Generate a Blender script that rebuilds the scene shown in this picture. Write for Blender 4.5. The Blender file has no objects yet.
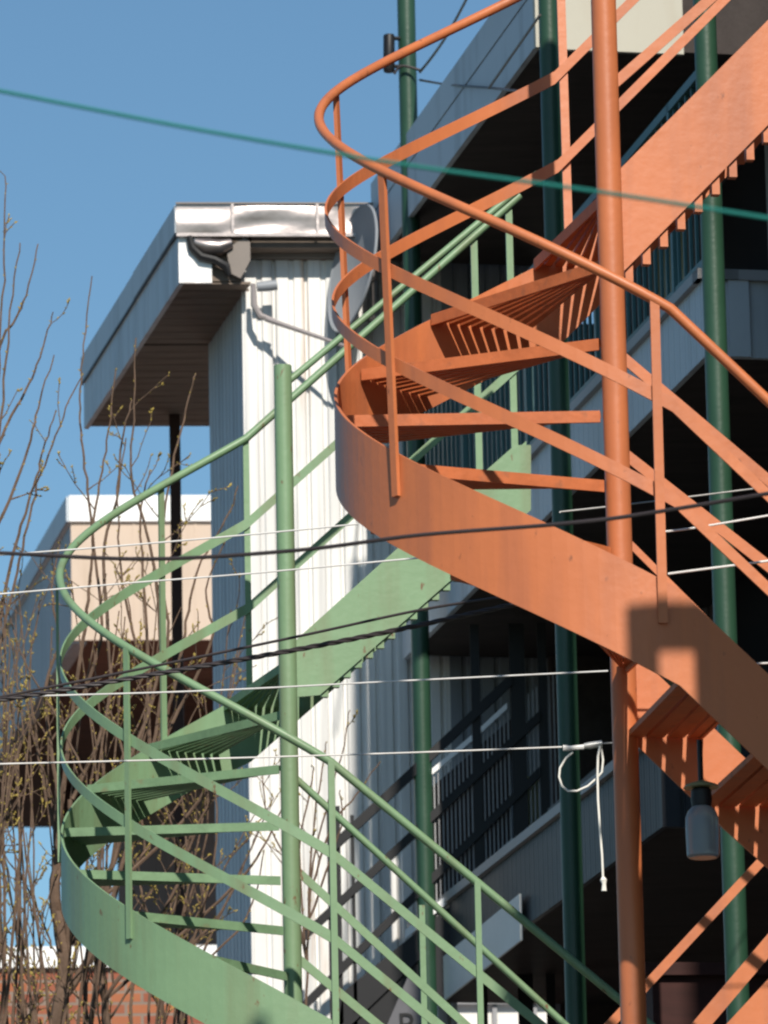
import bpy, math, random
from math import sin, cos, radians, atan2, hypot, pi
from mathutils import Vector as V, Matrix
random.seed(7)
scene = bpy.context.scene
COL = scene.collection

# ------------------------------------------------------------------ camera
FPX, PITCH, ROLL, EYE = 6000.0, radians(13.06), radians(1.18), V((0, 0, 1.6))
FW = V((0, cos(PITCH), sin(PITCH)))
R0, U0 = V((1, 0, 0)), V((0, -sin(PITCH), cos(PITCH)))
RT = R0 * cos(ROLL) - U0 * sin(ROLL)
UP = U0 * cos(ROLL) + R0 * sin(ROLL)
cam = bpy.data.cameras.new('camera')
camo = bpy.data.objects.new('camera', cam); COL.objects.link(camo)
camo.matrix_world = Matrix(((RT.x, UP.x, -FW.x, EYE.x), (RT.y, UP.y, -FW.y, EYE.y), (RT.z, UP.z, -FW.z, EYE.z), (0, 0, 0, 1)))
cam.sensor_width = 36; cam.sensor_fit = 'AUTO'; cam.lens = FPX / 1024 * 36
cam.clip_start = 0.5; cam.clip_end = 3000
cam.dof.use_dof = True; cam.dof.focus_distance = 21.0; cam.dof.aperture_fstop = 12
scene.camera = camo

def ray(x, y): return RT * (x - 384) + UP * (512 - y) + FW * FPX
def at(x, y, D):
    d = ray(x, y); return EYE + d * (D / d.y)
def onp(x, y, p0, n):
    d = ray(x, y); return EYE + d * ((V(p0) - EYE).dot(n) / d.dot(n))
def atz(x, y, z):
    d = ray(x, y); return EYE + d * ((z - EYE.z) / d.z)

# ------------------------------------------------------------------ light
SAZ, SEL = radians(12.0), radians(38)           # sun behind the camera, a little to the right
TOSUN = V((sin(SAZ) * cos(SEL), -cos(SAZ) * cos(SEL), sin(SEL)))
w = bpy.data.worlds.new('World'); scene.world = w; w.use_nodes = True
nt = w.node_tree; bg = nt.nodes['Background']
sky = nt.nodes.new('ShaderNodeTexSky'); sky.sky_type = 'NISHITA'; sky.sun_disc = False
sky.sun_elevation = SEL; sky.sun_rotation = atan2(TOSUN.x, TOSUN.y)
sky.air_density = 1.0; sky.dust_density = 0.3; sky.ozone_density = 1.25
tint = nt.nodes.new('ShaderNodeMix'); tint.data_type = 'RGBA'; tint.blend_type = 'MULTIPLY'; tint.inputs['Factor'].default_value = 1
tint.inputs['B'].default_value = (.76, 1.0, 1.07, 1)
nt.links.new(sky.outputs[0], tint.inputs['A']); nt.links.new(tint.outputs['Result'], bg.inputs[0]); bg.inputs[1].default_value = 0.088
sl = bpy.data.lights.new('sun', 'SUN'); sl.energy = 5.0; sl.angle = radians(0.55); sl.color = (1.0, 0.93, 0.82)
so = bpy.data.objects.new('sun', sl); COL.objects.link(so)
so.rotation_euler = (-TOSUN).to_track_quat('-Z', 'Y').to_euler(); so.location = (20, -20, 40)
vs = scene.view_settings; vs.view_transform = 'Standard'; vs.look = 'None'; vs.gamma = 1; vs.exposure = 0.1
vs.use_curve_mapping = False
scene.render.engine = 'CYCLES'; scene.cycles.filter_width = 2.2

# ------------------------------------------------------------------ materials
def mat(name, col, rough=0.5, spec=0.4, metal=0.0, var=0.12, vscale=3.0, bump=0.0, bscale=40.0, streak=None, spots=None, stretch=(1, 1, 1)):
    m = bpy.data.materials.new(name); m.use_nodes = True
    t = m.node_tree; N = t.nodes; L = t.links; b = N['Principled BSDF']
    b.inputs['Roughness'].default_value = rough; b.inputs['Metallic'].default_value = metal
    b.inputs['Specular IOR Level'].default_value = spec
    tc = N.new('ShaderNodeTexCoord'); mp = N.new('ShaderNodeMapping'); mp.inputs['Scale'].default_value = stretch
    L.new(tc.outputs['Object'], mp.inputs['Vector'])
    n1 = N.new('ShaderNodeTexNoise'); n1.inputs['Scale'].default_value = vscale; n1.inputs['Detail'].default_value = 6
    n1.inputs['Roughness'].default_value = 0.65
    L.new(mp.outputs[0], n1.inputs['Vector'])
    r = N.new('ShaderNodeValToRGB'); r.color_ramp.elements[0].position = 0.3; r.color_ramp.elements[1].position = 0.7
    c = V(col)
    r.color_ramp.elements[0].color = (*(c * (1 - var)), 1); r.color_ramp.elements[1].color = (*[min(1, k) for k in c * (1 + var)], 1)
    L.new(n1.outputs['Fac'], r.inputs[0]); out = r.outputs[0]
    for spec_ in (streak, spots):
        if not spec_: continue
        colr, sc, lo, hi, strch = spec_
        m2 = N.new('ShaderNodeMapping'); m2.inputs['Scale'].default_value = strch; L.new(tc.outputs['Object'], m2.inputs['Vector'])
        n2 = N.new('ShaderNodeTexNoise'); n2.inputs['Scale'].default_value = sc; n2.inputs['Detail'].default_value = 5
        L.new(m2.outputs[0], n2.inputs['Vector'])
        mr = N.new('ShaderNodeMapRange'); mr.inputs[1].default_value = lo; mr.inputs[2].default_value = hi
        L.new(n2.outputs['Fac'], mr.inputs[0])
        mx = N.new('ShaderNodeMix'); mx.data_type = 'RGBA'
        L.new(mr.outputs[0], mx.inputs['Factor']); L.new(out, mx.inputs['A']); mx.inputs['B'].default_value = (*colr, 1)
        out = mx.outputs['Result']
    L.new(out, b.inputs['Base Color'])
    rr = N.new('ShaderNodeMapRange'); rr.inputs[3].default_value = max(0, rough - .1); rr.inputs[4].default_value = min(1, rough + .1)
    L.new(n1.outputs['Fac'], rr.inputs[0]); L.new(rr.outputs[0], b.inputs['Roughness'])
    if bump:
        n3 = N.new('ShaderNodeTexNoise'); n3.inputs['Scale'].default_value = bscale; n3.inputs['Detail'].default_value = 4
        L.new(mp.outputs[0], n3.inputs['Vector'])
        bm = N.new('ShaderNodeBump'); bm.inputs['Strength'].default_value = bump; bm.inputs['Distance'].default_value = 0.01
        L.new(n3.outputs['Fac'], bm.inputs['Height']); L.new(bm.outputs[0], b.inputs['Normal'])
    return m

ORANGE = (0.52, 0.160, 0.060); GREEN = (0.178, 0.29, 0.162)
M = {}
M['orange'] = mat('orange_paint', ORANGE, .45, .45, var=.06, vscale=2.5, bump=.12, bscale=30, streak=((.34, .115, .06), 3, .47, .85, (3, 3, .30)), spots=((.20, .07, .035), 34, .69, .78, (1, 1, .55)))
M['orange_worn'] = mat('orange_tread_paint', (0.46, .130, .046), .6, .3, var=.18, vscale=9, bump=.2, spots=((.22, .09, .05), 12, .6, .75, (1, 1, 1)))
M['green'] = mat('green_paint', GREEN, .45, .45, var=.06, vscale=2.5, bump=.12, bscale=30, streak=((.165, .19, .10), 3, .47, .85, (3, 3, .30)), spots=((.15, .085, .04), 28, .67, .73, (1, 1, .5)))
M['green_worn'] = mat('green_tread_paint', (.155, .255, .142), .6, .3, var=.18, vscale=9, bump=.2, spots=((.18, .17, .09), 12, .6, .75, (1, 1, 1)))
M['post'] = mat('dark_green_paint', (.021, .062, .036), .4, .45, var=.15, vscale=2, bump=.1)
M['teal'] = mat('teal_rail_paint', (.05, .13, .14), .45, .4, var=.12)
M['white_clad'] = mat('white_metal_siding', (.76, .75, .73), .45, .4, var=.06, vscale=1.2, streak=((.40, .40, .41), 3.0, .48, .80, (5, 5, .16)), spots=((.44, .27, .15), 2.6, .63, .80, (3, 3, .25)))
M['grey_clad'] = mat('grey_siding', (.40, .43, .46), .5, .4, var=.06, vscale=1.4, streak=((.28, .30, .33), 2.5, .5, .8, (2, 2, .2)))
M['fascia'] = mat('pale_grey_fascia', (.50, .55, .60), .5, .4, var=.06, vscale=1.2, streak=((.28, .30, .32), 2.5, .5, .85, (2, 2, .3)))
M['flash'] = mat('crumpled_metal_flashing', (.34, .30, .29), .36, .5, metal=.9, var=.15, vscale=2, bump=.6, bscale=4)
M['sheet'] = mat('white_fascia_sheet', (.82, .80, .78), .35, .5, metal=.15, var=.06, vscale=3, bump=.5, bscale=6)
M['frieze'] = mat('taupe_frieze_board', (.22, .19, .17), .6, .3, var=.1)
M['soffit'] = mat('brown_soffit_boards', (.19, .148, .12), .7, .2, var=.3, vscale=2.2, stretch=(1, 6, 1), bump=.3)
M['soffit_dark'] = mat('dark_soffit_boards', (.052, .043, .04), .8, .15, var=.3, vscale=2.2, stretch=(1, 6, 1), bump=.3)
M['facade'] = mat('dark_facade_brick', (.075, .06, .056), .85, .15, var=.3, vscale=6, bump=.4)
M['black'] = mat('black_metal', (.012, .012, .014), .5, .3, var=.2)
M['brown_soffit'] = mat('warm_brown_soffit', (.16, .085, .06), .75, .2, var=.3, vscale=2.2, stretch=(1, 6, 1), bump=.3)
M['dim_siding'] = mat('shade_tinted_siding', (.24, .26, .29), .5, .4, var=.08, vscale=1.4, streak=((.16, .17, .19), 2.5, .5, .8, (2, 2, .2)))  # white wall siding darkened, balcony shade put into its colour
M['brown_post'] = mat('brown_post_wood', (.055, .03, .024), .7, .2, var=.2)
M['cream'] = mat('cream_panel', (.47, .45, .38), .6, .3, var=.05, vscale=1.0, streak=((.40, .35, .27), 2, .6, .9, (2, 2, .3)))
M['beige'] = mat('beige_board', (.57, .45, .36), .65, .3, var=.05, vscale=1.0, streak=((.44, .33, .24), 2.4, .55, .85, (2, 2, .25)))
M['coping'] = mat('white_coping', (.82, .82, .82), .5, .4, var=.05)
M['dish'] = mat('dish_grey', (.27, .29, .32), .5, .3, var=.08)
M['dish_arm'] = mat('dish_arm_grey', (.30, .27, .27), .45, .4, metal=.2, var=.08)
M['wire_white'] = mat('pale_wire', (.72, .70, .68), .4, .5, var=.15, vscale=6)
M['wire_black'] = mat('black_cable', (.04, .032, .033), .45, .4, var=.2)
M['wire_teal'] = mat('teal_cable', (.015, .17, .14), .45, .4, var=.1)
M['clamp'] = mat('clamp_metal', (.55, .54, .52), .35, .5, metal=.5, var=.1)
M['glassdark'] = mat('dark_window_glass', (.02, .022, .026), .08, .6, var=.1)
M['frame'] = mat('grey_window_frame', (.30, .30, .31), .5, .4, var=.1)
M['door'] = mat('olive_door_paint', (.32, .33, .17), .5, .4, var=.1)
M['ground'] = mat('street_ground', (.10, .095, .088), .9, .2, var=.2, vscale=.5)
M['bark'] = mat('twig_bark', (.135, .09, .065), .8, .2, var=.3, vscale=14, bump=.3)
M['bud'] = mat('yellow_green_buds', (.34, .26, .07), .7, .2, var=.4, vscale=9)
M['shade_plate'] = mat('lamp_shade_enamel', (.22, .23, .12), .4, .4, var=.1)
M['pale_wall'] = mat('pale_house_wall', (.80, .78, .74), .6, .3, var=.05)
M['sign'] = mat('grey_sign_board', (.11, .11, .125), .5, .4, var=.06)
M['redbrown'] = mat('red_brown_boards', (.045, .018, .016), .75, .2, var=.25, stretch=(1, 1, 8), vscale=3)
M['rope'] = mat('white_rope', (.80, .78, .72), .7, .2, var=.1)
def glass():
    m = bpy.data.materials.new('frosted_lamp_glass'); m.use_nodes = True
    b = m.node_tree.nodes['Principled BSDF']; b.inputs['Base Color'].default_value = (.30, .33, .35, 1)
    b.inputs['Roughness'].default_value = .25; b.inputs['Transmission Weight'].default_value = .4; b.inputs['IOR'].default_value = 1.3
    return m
M['glass'] = glass()
M['dim_fascia'] = mat('shade_tinted_fascia', (.03, .033, .042), .5, .4, var=.12, vscale=1.2)  # fascia copy darkened to carry the shade of the second floor balcony
def brick():
    m = bpy.data.materials.new('red_brick'); m.use_nodes = True
    t = m.node_tree; b = t.nodes['Principled BSDF']; b.inputs['Roughness'].default_value = .85
    tc = t.nodes.new('ShaderNodeTexCoord'); sp = t.nodes.new('ShaderNodeSeparateXYZ'); cb = t.nodes.new('ShaderNodeCombineXYZ')
    t.links.new(tc.outputs['Object'], sp.inputs[0]); t.links.new(sp.outputs[0], cb.inputs[0]); t.links.new(sp.outputs[2], cb.inputs[1])
    br = t.nodes.new('ShaderNodeTexBrick'); br.inputs['Scale'].default_value = 1.0
    br.inputs['Color1'].default_value = (.43, .15, .065, 1); br.inputs['Color2'].default_value = (.29, .085, .05, 1); br.inputs['Mortar'].default_value = (.27, .21, .17, 1)
    br.inputs['Brick Width'].default_value = .24; br.inputs['Row Height'].default_value = .085; br.inputs['Mortar Size'].default_value = .011
    t.links.new(cb.outputs[0], br.inputs['Vector'])
    nz = t.nodes.new('ShaderNodeTexNoise'); nz.inputs['Scale'].default_value = 4; nz.inputs['Detail'].default_value = 6
    t.links.new(tc.outputs['Object'], nz.inputs['Vector'])
    mx = t.nodes.new('ShaderNodeMix'); mx.data_type = 'RGBA'; mx.blend_type = 'MULTIPLY'; mx.inputs['Factor'].default_value = .6
    rp = t.nodes.new('ShaderNodeValToRGB'); rp.color_ramp.elements[0].color = (.45, .42, .4, 1); rp.color_ramp.elements[1].color = (1, 1, 1, 1)
    t.links.new(nz.outputs['Fac'], rp.inputs[0]); t.links.new(br.outputs['Color'], mx.inputs['A']); t.links.new(rp.outputs[0], mx.inputs['B'])
    t.links.new(mx.outputs['Result'], b.inputs['Base Color'])
    bp = t.nodes.new('ShaderNodeBump'); bp.inputs['Strength'].default_value = .5; bp.inputs['Distance'].default_value = .01
    t.links.new(br.outputs['Fac'], bp.inputs['Height']); bp.invert = True; t.links.new(bp.outputs[0], b.inputs['Normal'])
    return m
M['brick'] = brick()

# ------------------------------------------------------------------ mesh builder
class MB:
    def __init__(s): s.v = []; s.f = []
    def add(s, vs, fs):
        o = len(s.v); s.v += [V(p) for p in vs]; s.f += [tuple(i + o for i in f) for f in fs]; return s
    def box(s, p, a, b, c):                      # corner + three edge vectors
        p, a, b, c = V(p), V(a), V(b), V(c)
        return s.add([p, p + a, p + a + b, p + b, p + c, p + a + c, p + a + b + c, p + b + c],
                     [(0, 3, 2, 1), (4, 5, 6, 7), (0, 1, 5, 4), (1, 2, 6, 5), (2, 3, 7, 6), (3, 0, 4, 7)])
    def prism(s, poly, d):                       # polygon extruded by d
        d = V(d); n = len(poly); poly = [V(p) for p in poly]
        return s.add(poly + [p + d for p in poly], [tuple(range(n))[::-1], tuple(range(n, 2 * n))] + [(i, (i + 1) % n, (i + 1) % n + n, i + n) for i in range(n)])
    def tube(s, pts, r, k=10, cap=True):
        pts = [V(p) for p in pts]; n = len(pts)
        rs = r if isinstance(r, (list, tuple)) else [r] * n
        vs = []; prev = None
        for i, p in enumerate(pts):
            t = (pts[min(i + 1, n - 1)] - pts[max(i - 1, 0)])
            t = t.normalized() if t.length > 1e-9 else V((0, 0, 1))
            if prev is None:
                a = V((0, 0, 1)) if abs(t.z) < .9 else V((1, 0, 0))
                x = t.cross(a).normalized()
            else:
                x = (prev - t * prev.dot(t)).normalized()
            prev = x; y = t.cross(x)
            for j in range(k):
                an = 2 * pi * j / k; vs.append(p + (x * cos(an) + y * sin(an)) * rs[i])
        fs = [(i * k + j, i * k + (j + 1) % k, (i + 1) * k + (j + 1) % k, (i + 1) * k + j) for i in range(n - 1) for j in range(k)]
        if cap: fs += [tuple(range(k))[::-1], tuple((n - 1) * k + j for j in range(k))]
        return s.add(vs, fs)
    def bar(s, pts, nrm, h, t):                  # flat bar on edge: pts = centre line, nrm = horizontal normals, h vertical size, t thickness
        n = len(pts); vs = []
        for p, q in zip(pts, nrm):
            p, q = V(p), V(q)
            vs += [p - q * t / 2 - V((0, 0, h / 2)), p + q * t / 2 - V((0, 0, h / 2)), p + q * t / 2 + V((0, 0, h / 2)), p - q * t / 2 + V((0, 0, h / 2))]
        fs = [(i * 4 + j, i * 4 + (j + 1) % 4, (i + 1) * 4 + (j + 1) % 4, (i + 1) * 4 + j) for i in range(n - 1) for j in range(4)]
        fs += [(3, 2, 1, 0), tuple((n - 1) * 4 + j for j in range(4))]
        return s.add(vs, fs)
    def build(s, name, m, parent=None, smooth=False, bevel=0.0, origin=None):
        me = bpy.data.meshes.new(name)
        og = V(origin) if origin is not None else V((0, 0, 0))
        me.from_pydata([tuple(p - og) for p in s.v], [], s.f); me.validate()
        import bmesh
        bm = bmesh.new(); bm.from_mesh(me); bmesh.ops.recalc_face_normals(bm, faces=bm.faces); bm.to_mesh(me); bm.free()
        me.materials.append(M[m])
        if smooth:
            for p in me.polygons: p.use_smooth = True
            me.set_sharp_from_angle(angle=radians(40))
        o = bpy.data.objects.new(name, me); COL.objects.link(o)
        if parent is not None:
            o.parent = parent
            w_ = parent.get('_org', None)
            off = V(w_) if w_ is not None else V((0, 0, 0))
            o.location = og - off
            o['_org'] = list(og)
        else:
            o.location = og; o['_org'] = list(og)
        if bevel:
            b = o.modifiers.new('bevel', 'BEVEL'); b.width = bevel; b.segments = 2; b.limit_method = 'ANGLE'
        return o

def tag(o, label=None, cat=None, group=None, kind=None):
    if label: o['label'] = label
    if cat: o['category'] = cat
    if group: o['group'] = group
    if kind: o['kind'] = kind
    return o
def thing(name, label, cat, loc, group=None):
    o = bpy.data.objects.new(name, None); COL.objects.link(o); o.location = loc; o.empty_display_size = .2
    o['_org'] = list(V(loc))
    return tag(o, label, cat, group)

Z = V((0, 0, 1))

# ------------------------------------------------------------------ ground
g = MB(); g.add([(-1500, -300, 0), (1500, -300, 0), (1500, 2500, 0), (-1500, 2500, 0)], [(0, 1, 2, 3)])
tag(g.build('ground', 'ground'), kind='structure')

# ------------------------------------------------------------------ spiral staircases
class Stair:
    def __init__(s, name, label, c, r, matn, matt, ext_lo, ext_up, slo, sup, BETA):
        s.c = V((c[0], c[1], 0)); s.r = r; s.m = matn; s.mt = matt
        s.u = V((cos(BETA), sin(BETA), 0)); s.n = V((-sin(BETA), cos(BETA), 0))
        s.lo, s.up, s.slo, s.sup = ext_lo, ext_up, slo, sup
        s.root = thing(name, label, 'spiral staircase', s.c)
    def dirn(s, th):
        a = radians(th); return s.u * cos(a) + s.n * sin(a)
    # one continuous path: lower straight run, half turn, upper straight run -> (xy, outward normal, param, z)
    def path(s, zA, zB, lo=None, up=None, r=None, step=3):
        r = r or s.r; lo = s.lo if lo is None else lo; up = s.up if up is None else up
        out = []
        n = 10
        for i in range(n):
            u = lo * (1 - i / n); p = s.c - s.n * r + s.u * u; out.append((p, -s.n, zA - s.slo * u))
        k = int(180 / step)
        # the slope eases from straight run into the turn
        for i in range(k + 1):
            f = i / k; th = 270 - 180 * f; d = s.dirn(th); out.append((s.c + d * r, d, zA + (zB - zA) * f))
        for i in range(1, n + 1):
            u = up * i / n; p = s.c + s.n * r + s.u * u; out.append((p, s.n, zB + s.sup * u))
        # smooth z across the kinks
        zs = [q[2] for q in out]
        for _ in range(3):
            zs = [zs[0]] + [(zs[i - 1] + 2 * zs[i] + zs[i + 1]) / 4 for i in range(1, len(zs) - 1)] + [zs[-1]] if False else zs
        return [(p + Z * z, d) for (p, d, _), z in zip(out, zs)]
    def handrail(s, zA, zB, rad, **k):
        pts = [p for p, d in s.path(zA, zB, **k)]
        MB().tube(pts, rad, 10).build('handrail', s.m, s.root, smooth=True)
    def flat(s, zA, zB, h, **k):
        q = s.path(zA, zB, **k)
        MB().bar([p for p, d in q], [d for p, d in q], h, .007).build('rail_bar', s.m, s.root)
    def stringer(s, zA, zB, h, h_up=None, **k):
        q = s.path(zA, zB, **k); m = MB(); n = len(q); vs = []
        for i, (p, d) in enumerate(q):
            hh = h + ((h_up or h) - h) * max(0, min(1, (i - n + 16) / 8))
            for sg, zz in ((-.5, -hh), (.5, -hh), (.5, 0), (-.5, 0)): vs.append(p + d * .009 * sg + Z * zz)
        fs = [(i * 4 + j, i * 4 + (j + 1) % 4, (i + 1) * 4 + (j + 1) % 4, (i + 1) * 4 + j) for i in range(n - 1) for j in range(4)]
        m.add(vs, fs + [(3, 2, 1, 0), tuple((n - 1) * 4 + j for j in range(4))]).build('stringer', s.m, s.root)
    def lean(s, c, d, r0, r1, z0, z1, wd=.027, tk=.012):
        t = V((-d.y, d.x, 0)) * wd / 2; a = c + d * r0 + Z * z0; b = c + d * r1 + Z * z1; k = d * tk
        MB().add([a - t, a + t, a + t + k, a - t + k, b - t, b + t, b + t + k, b - t + k],
                 [(0, 3, 2, 1), (4, 5, 6, 7), (0, 1, 5, 4), (1, 2, 6, 5), (2, 3, 7, 6), (3, 0, 4, 7)]).build('baluster', s.m, s.root)
    def tabs(s, p1, p2, sp, hgt, wd):            # slat ends showing under the pole side plate
        a, b = s.hpt(*p1), s.hpt(*p2); m = MB(); n = int((b - a).length / sp)
        for i in range(n):
            p = a + (b - a) * (i / n); m.box(p + s.n * .012 - Z * hgt, s.u * wd, s.n * .03, Z * (hgt + .05))
        m.build('slat_ends', s.m, s.root)
    def baluster(s, base, d, z0, z1, wd=.028, tk=.012):
        t = V((-d.y, d.x, 0))
        MB().box(base + d * .005 - t * wd / 2 + Z * z0, t * wd, d * tk, Z * (z1 - z0)).build('baluster', s.m, s.root)
    def hpt(s, x, y, n=0.0):                     # point in the vertical plane of the pole side run
        return onp(x, y, s.c + s.n * n, s.n)
    def plate(s, px, n=0.0, name='inner_stringer'):
        poly = [s.hpt(x, y, n) for x, y in px]
        MB().prism(poly, s.n * .009).build(name, s.m, s.root)
    def ibar(s, p1, p2, ext, h, n=0.0, name='rail_bar', pipe=0):
        a, b = s.hpt(*p1, n), s.hpt(*p2, n); b = b + (b - a).normalized() * ext
        m = MB()
        if pipe: m.tube([a, b], pipe, 10)
        else: m.bar([a, b], [s.n, s.n], h, .007)
        m.build('inner_handrail' if pipe else name, s.m, s.root, smooth=bool(pipe))
    def winder(s, th, th2, z, r_in=.047, slats=8):
        m = MB(); ro = s.r - .006
        d = s.dirn(th); t = s.dirn(th + 90)
        # nosing plate standing on edge, slightly folded under
        m.box(s.c + d * r_in - t * .004 + Z * (z - .036), d * (ro - r_in), t * .008, Z * .036)
        m.box(s.c + d * r_in - t * .026 + Z * (z - .004), d * (ro - r_in), t * .0215, Z * .004)
        span = th - th2 - 3.0
        for i in range(slats):
            a0 = th - 2.0 - span * i / slats; a1 = a0 - span / slats * .66
            d0, d1 = s.dirn(a0), s.dirn(a1)
            poly = [s.c + d0 * r_in, s.c + d0 * ro, s.c + d1 * ro, s.c + d1 * r_in]
            m.prism([p + Z * (z - .020) for p in poly], Z * .016)
        return m.build('tread', s.mt, s.root)
    def tread(s, u0, run, z, side, slats=4):
        m = MB(); n0, n1 = (.012, s.r - .006)
        q = s.n * side
        a = s.c + q * n0 + s.u * u0
        m.box(a - s.u * .004 + Z * (z - .036), q * (n1 - n0), s.u * .008, Z * .036)
        for i in range(slats):
            b = s.c + q * n0 + s.u * (u0 + .012 + (run + .032) * i / slats * side)
            m.box(b + Z * (z - .03), q * (n1 - n0), s.u * side * (run + .032) / slats * .80, Z * .018)
        return m.build('tread', s.mt, s.root)

def sc(z): return 1.6 + .9 * (z - 1.6)
# ---- orange
o = Stair('spiral_staircase', 'orange painted steel spiral staircase with a thick orange pole, nearest in view', (.7039, 17.55), .838, 'orange', 'orange_worn', 1.7, 1.15, .97, 1.02, radians(8.6))
pz0, pz1 = 0, 9.6
MB().tube([o.c, o.c + Z * 9.6], .0385, 24).build('pole', 'orange', o.root, smooth=True)
MB().tube([o.c + Z * 9.6, o.c + Z * 9.63], [.0405, .03], 24).build('pole_cap', 'orange', o.root, smooth=True)
OZ = dict(H=(6.053, 7.618), A=(5.772, 7.284), B=(5.495, 6.985), S=(5.238, 6.694))
o.handrail(*OZ['H'], .0155, r=.878)
o.flat(*OZ['A'], .043, r=.862); o.flat(*OZ['B'], .043, r=.846)
o.stringer(*OZ['S'], .285, r=.843, h_up=.29)
def zth(p, th): return p[0] + (p[1] - p[0]) * (270 - th) / 180
for th in (267, 210, 151, 88):
    d = o.dirn(th); o.lean(o.c, d, .848, .876, zth(OZ['S'], th) - .13, zth(OZ['H'], th) + .0)
for u in (.72, 1.4):
    o.baluster(o.c - o.n * o.r + o.u * u, -o.n, OZ['S'][0] - .97 * u - .13, OZ['H'][0] - .97 * u)
for u in (.75,):
    o.baluster(o.c + o.n * o.r + o.u * u, o.n, OZ['S'][1] + 1.02 * u - .13, OZ['H'][1] + 1.02 * u)
# inner side of the upper run
o.plate([(619, 170), (768, 20), (900, -112), (900, -7), (768, 125), (621, 274)])
o.tabs((626, 269), (900, -7), .076, .036, .024)
o.ibar((615, 83), (709, 0), .5, .043)
# inner side of the lower run
o.ibar((620, 355), (659, 388), 1.6, .043); o.ibar((622, 452), (695, 509), 1.5, .043); o.ibar((622, 536), (665, 579), 1.5, .03)
o.plate([(622, 640), (768, 780), (1000, 1002), (1000, 1082), (768, 868), (720, 825), (640, 748), (622, 731)])
oz_th = [(272, 5.19), (247, 5.335), (221, 5.54), (196, 5.75), (172, 5.97), (148, 6.20), (122, 6.45), (96, 6.67)]
for (a, z), b in zip(oz_th, [x[0] for x in oz_th[1:]] + [72]): o.winder(a, b, z)
for k in range(0, 7): o.tread(.225 + .213 * k, .213, 4.995 - .207 * k, -1)
for k in range(0, 5): o.tread(.16 + .205 * k, .205, 6.67 + .21 * (k + 1) - .06, 1)

# ---- green
gs = Stair('spiral_staircase', 'pale green painted steel spiral staircase with a green pole in front of the white wall', (-.4111, 24.3), .938, 'green', 'green_worn', 2.2, 1.24, .82, .915, radians(11))
gtop = onp(279.5, 366, gs.c, V((0, 1, 0)))
MB().tube([gs.c, V((gs.c.x, gs.c.y, gtop.z))], .0375, 24).build('pole', 'green', gs.root, smooth=True)
GZ = dict(H=(6.012, 7.790), A=(5.644, 7.4125), B=(5.305, 7.04), S=(4.973, 6.676))
gs.handrail(*GZ['H'], .017)
gs.flat(*GZ['A'], .047); gs.flat(*GZ['B'], .047)
gs.stringer(*GZ['S'], .29, h_up=.32)
for th in (270, 217, 172, 114, 90):
    d = gs.dirn(th); gs.baluster(gs.c + d * gs.r, d, zth(GZ['S'], th) - .12, zth(GZ['H'], th), .026)
for u in (.58, 1.25, 1.9):
    gs.baluster(gs.c - gs.n * gs.r + gs.u * u, -gs.n, GZ['S'][0] - .82 * u - .12, GZ['H'][0] - .82 * u, .024)
for u in (1.03, 1.19):
    gs.baluster(gs.c + gs.n * gs.r + gs.u * u, gs.n, GZ['S'][1] + .9 * u - .1, GZ['H'][1] + .9 * u, .03)
gs.plate([(296, 640), (400, 546), (515, 445), (531, 445), (531, 510), (320, 695), (296, 697)])
gs.tabs((322, 693), (531, 510), .062, .013, .03)
gs.ibar((290, 380), (500, 205), .22, 0, pipe=.015)
gs.ibar((293, 776), (456, 925), 1.7, 0, pipe=.015); gs.ibar((293, 867), (456, 1016), 1.6, .046); gs.ibar((295, 956), (377, 1024), 1.9, .046)
for px_ in (422,):
    a = gs.hpt(422, 905); MB().box(a - gs.u * .012 - Z * .95, gs.u * .024, gs.n * .012, Z * .95).build('baluster', 'green', gs.root)
gs.plate([(300, 1075), (700, 1420), (700, 1500), (300, 1145)])
gz_th = [(249, 5.12), (228, 5.31), (207, 5.50), (187, 5.71), (166, 5.94), (145, 6.18), (120, 6.41), (97, 6.62)]
for (a, z), b in zip(gz_th, [x[0] for x in gz_th[1:]] + [76]): gs.winder(a, b, z)
gs.winder(268, 257, 4.96, r_in=.5, slats=4)
for k in range(0, 9): gs.tread(.12 + .235 * k, .235, 4.85 - .21 * k, -1)
for k in range(0, 4): gs.tread(.14 + .22 * k, .22, 6.62 + .2 * (k + 1) - .03, 1)

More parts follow.
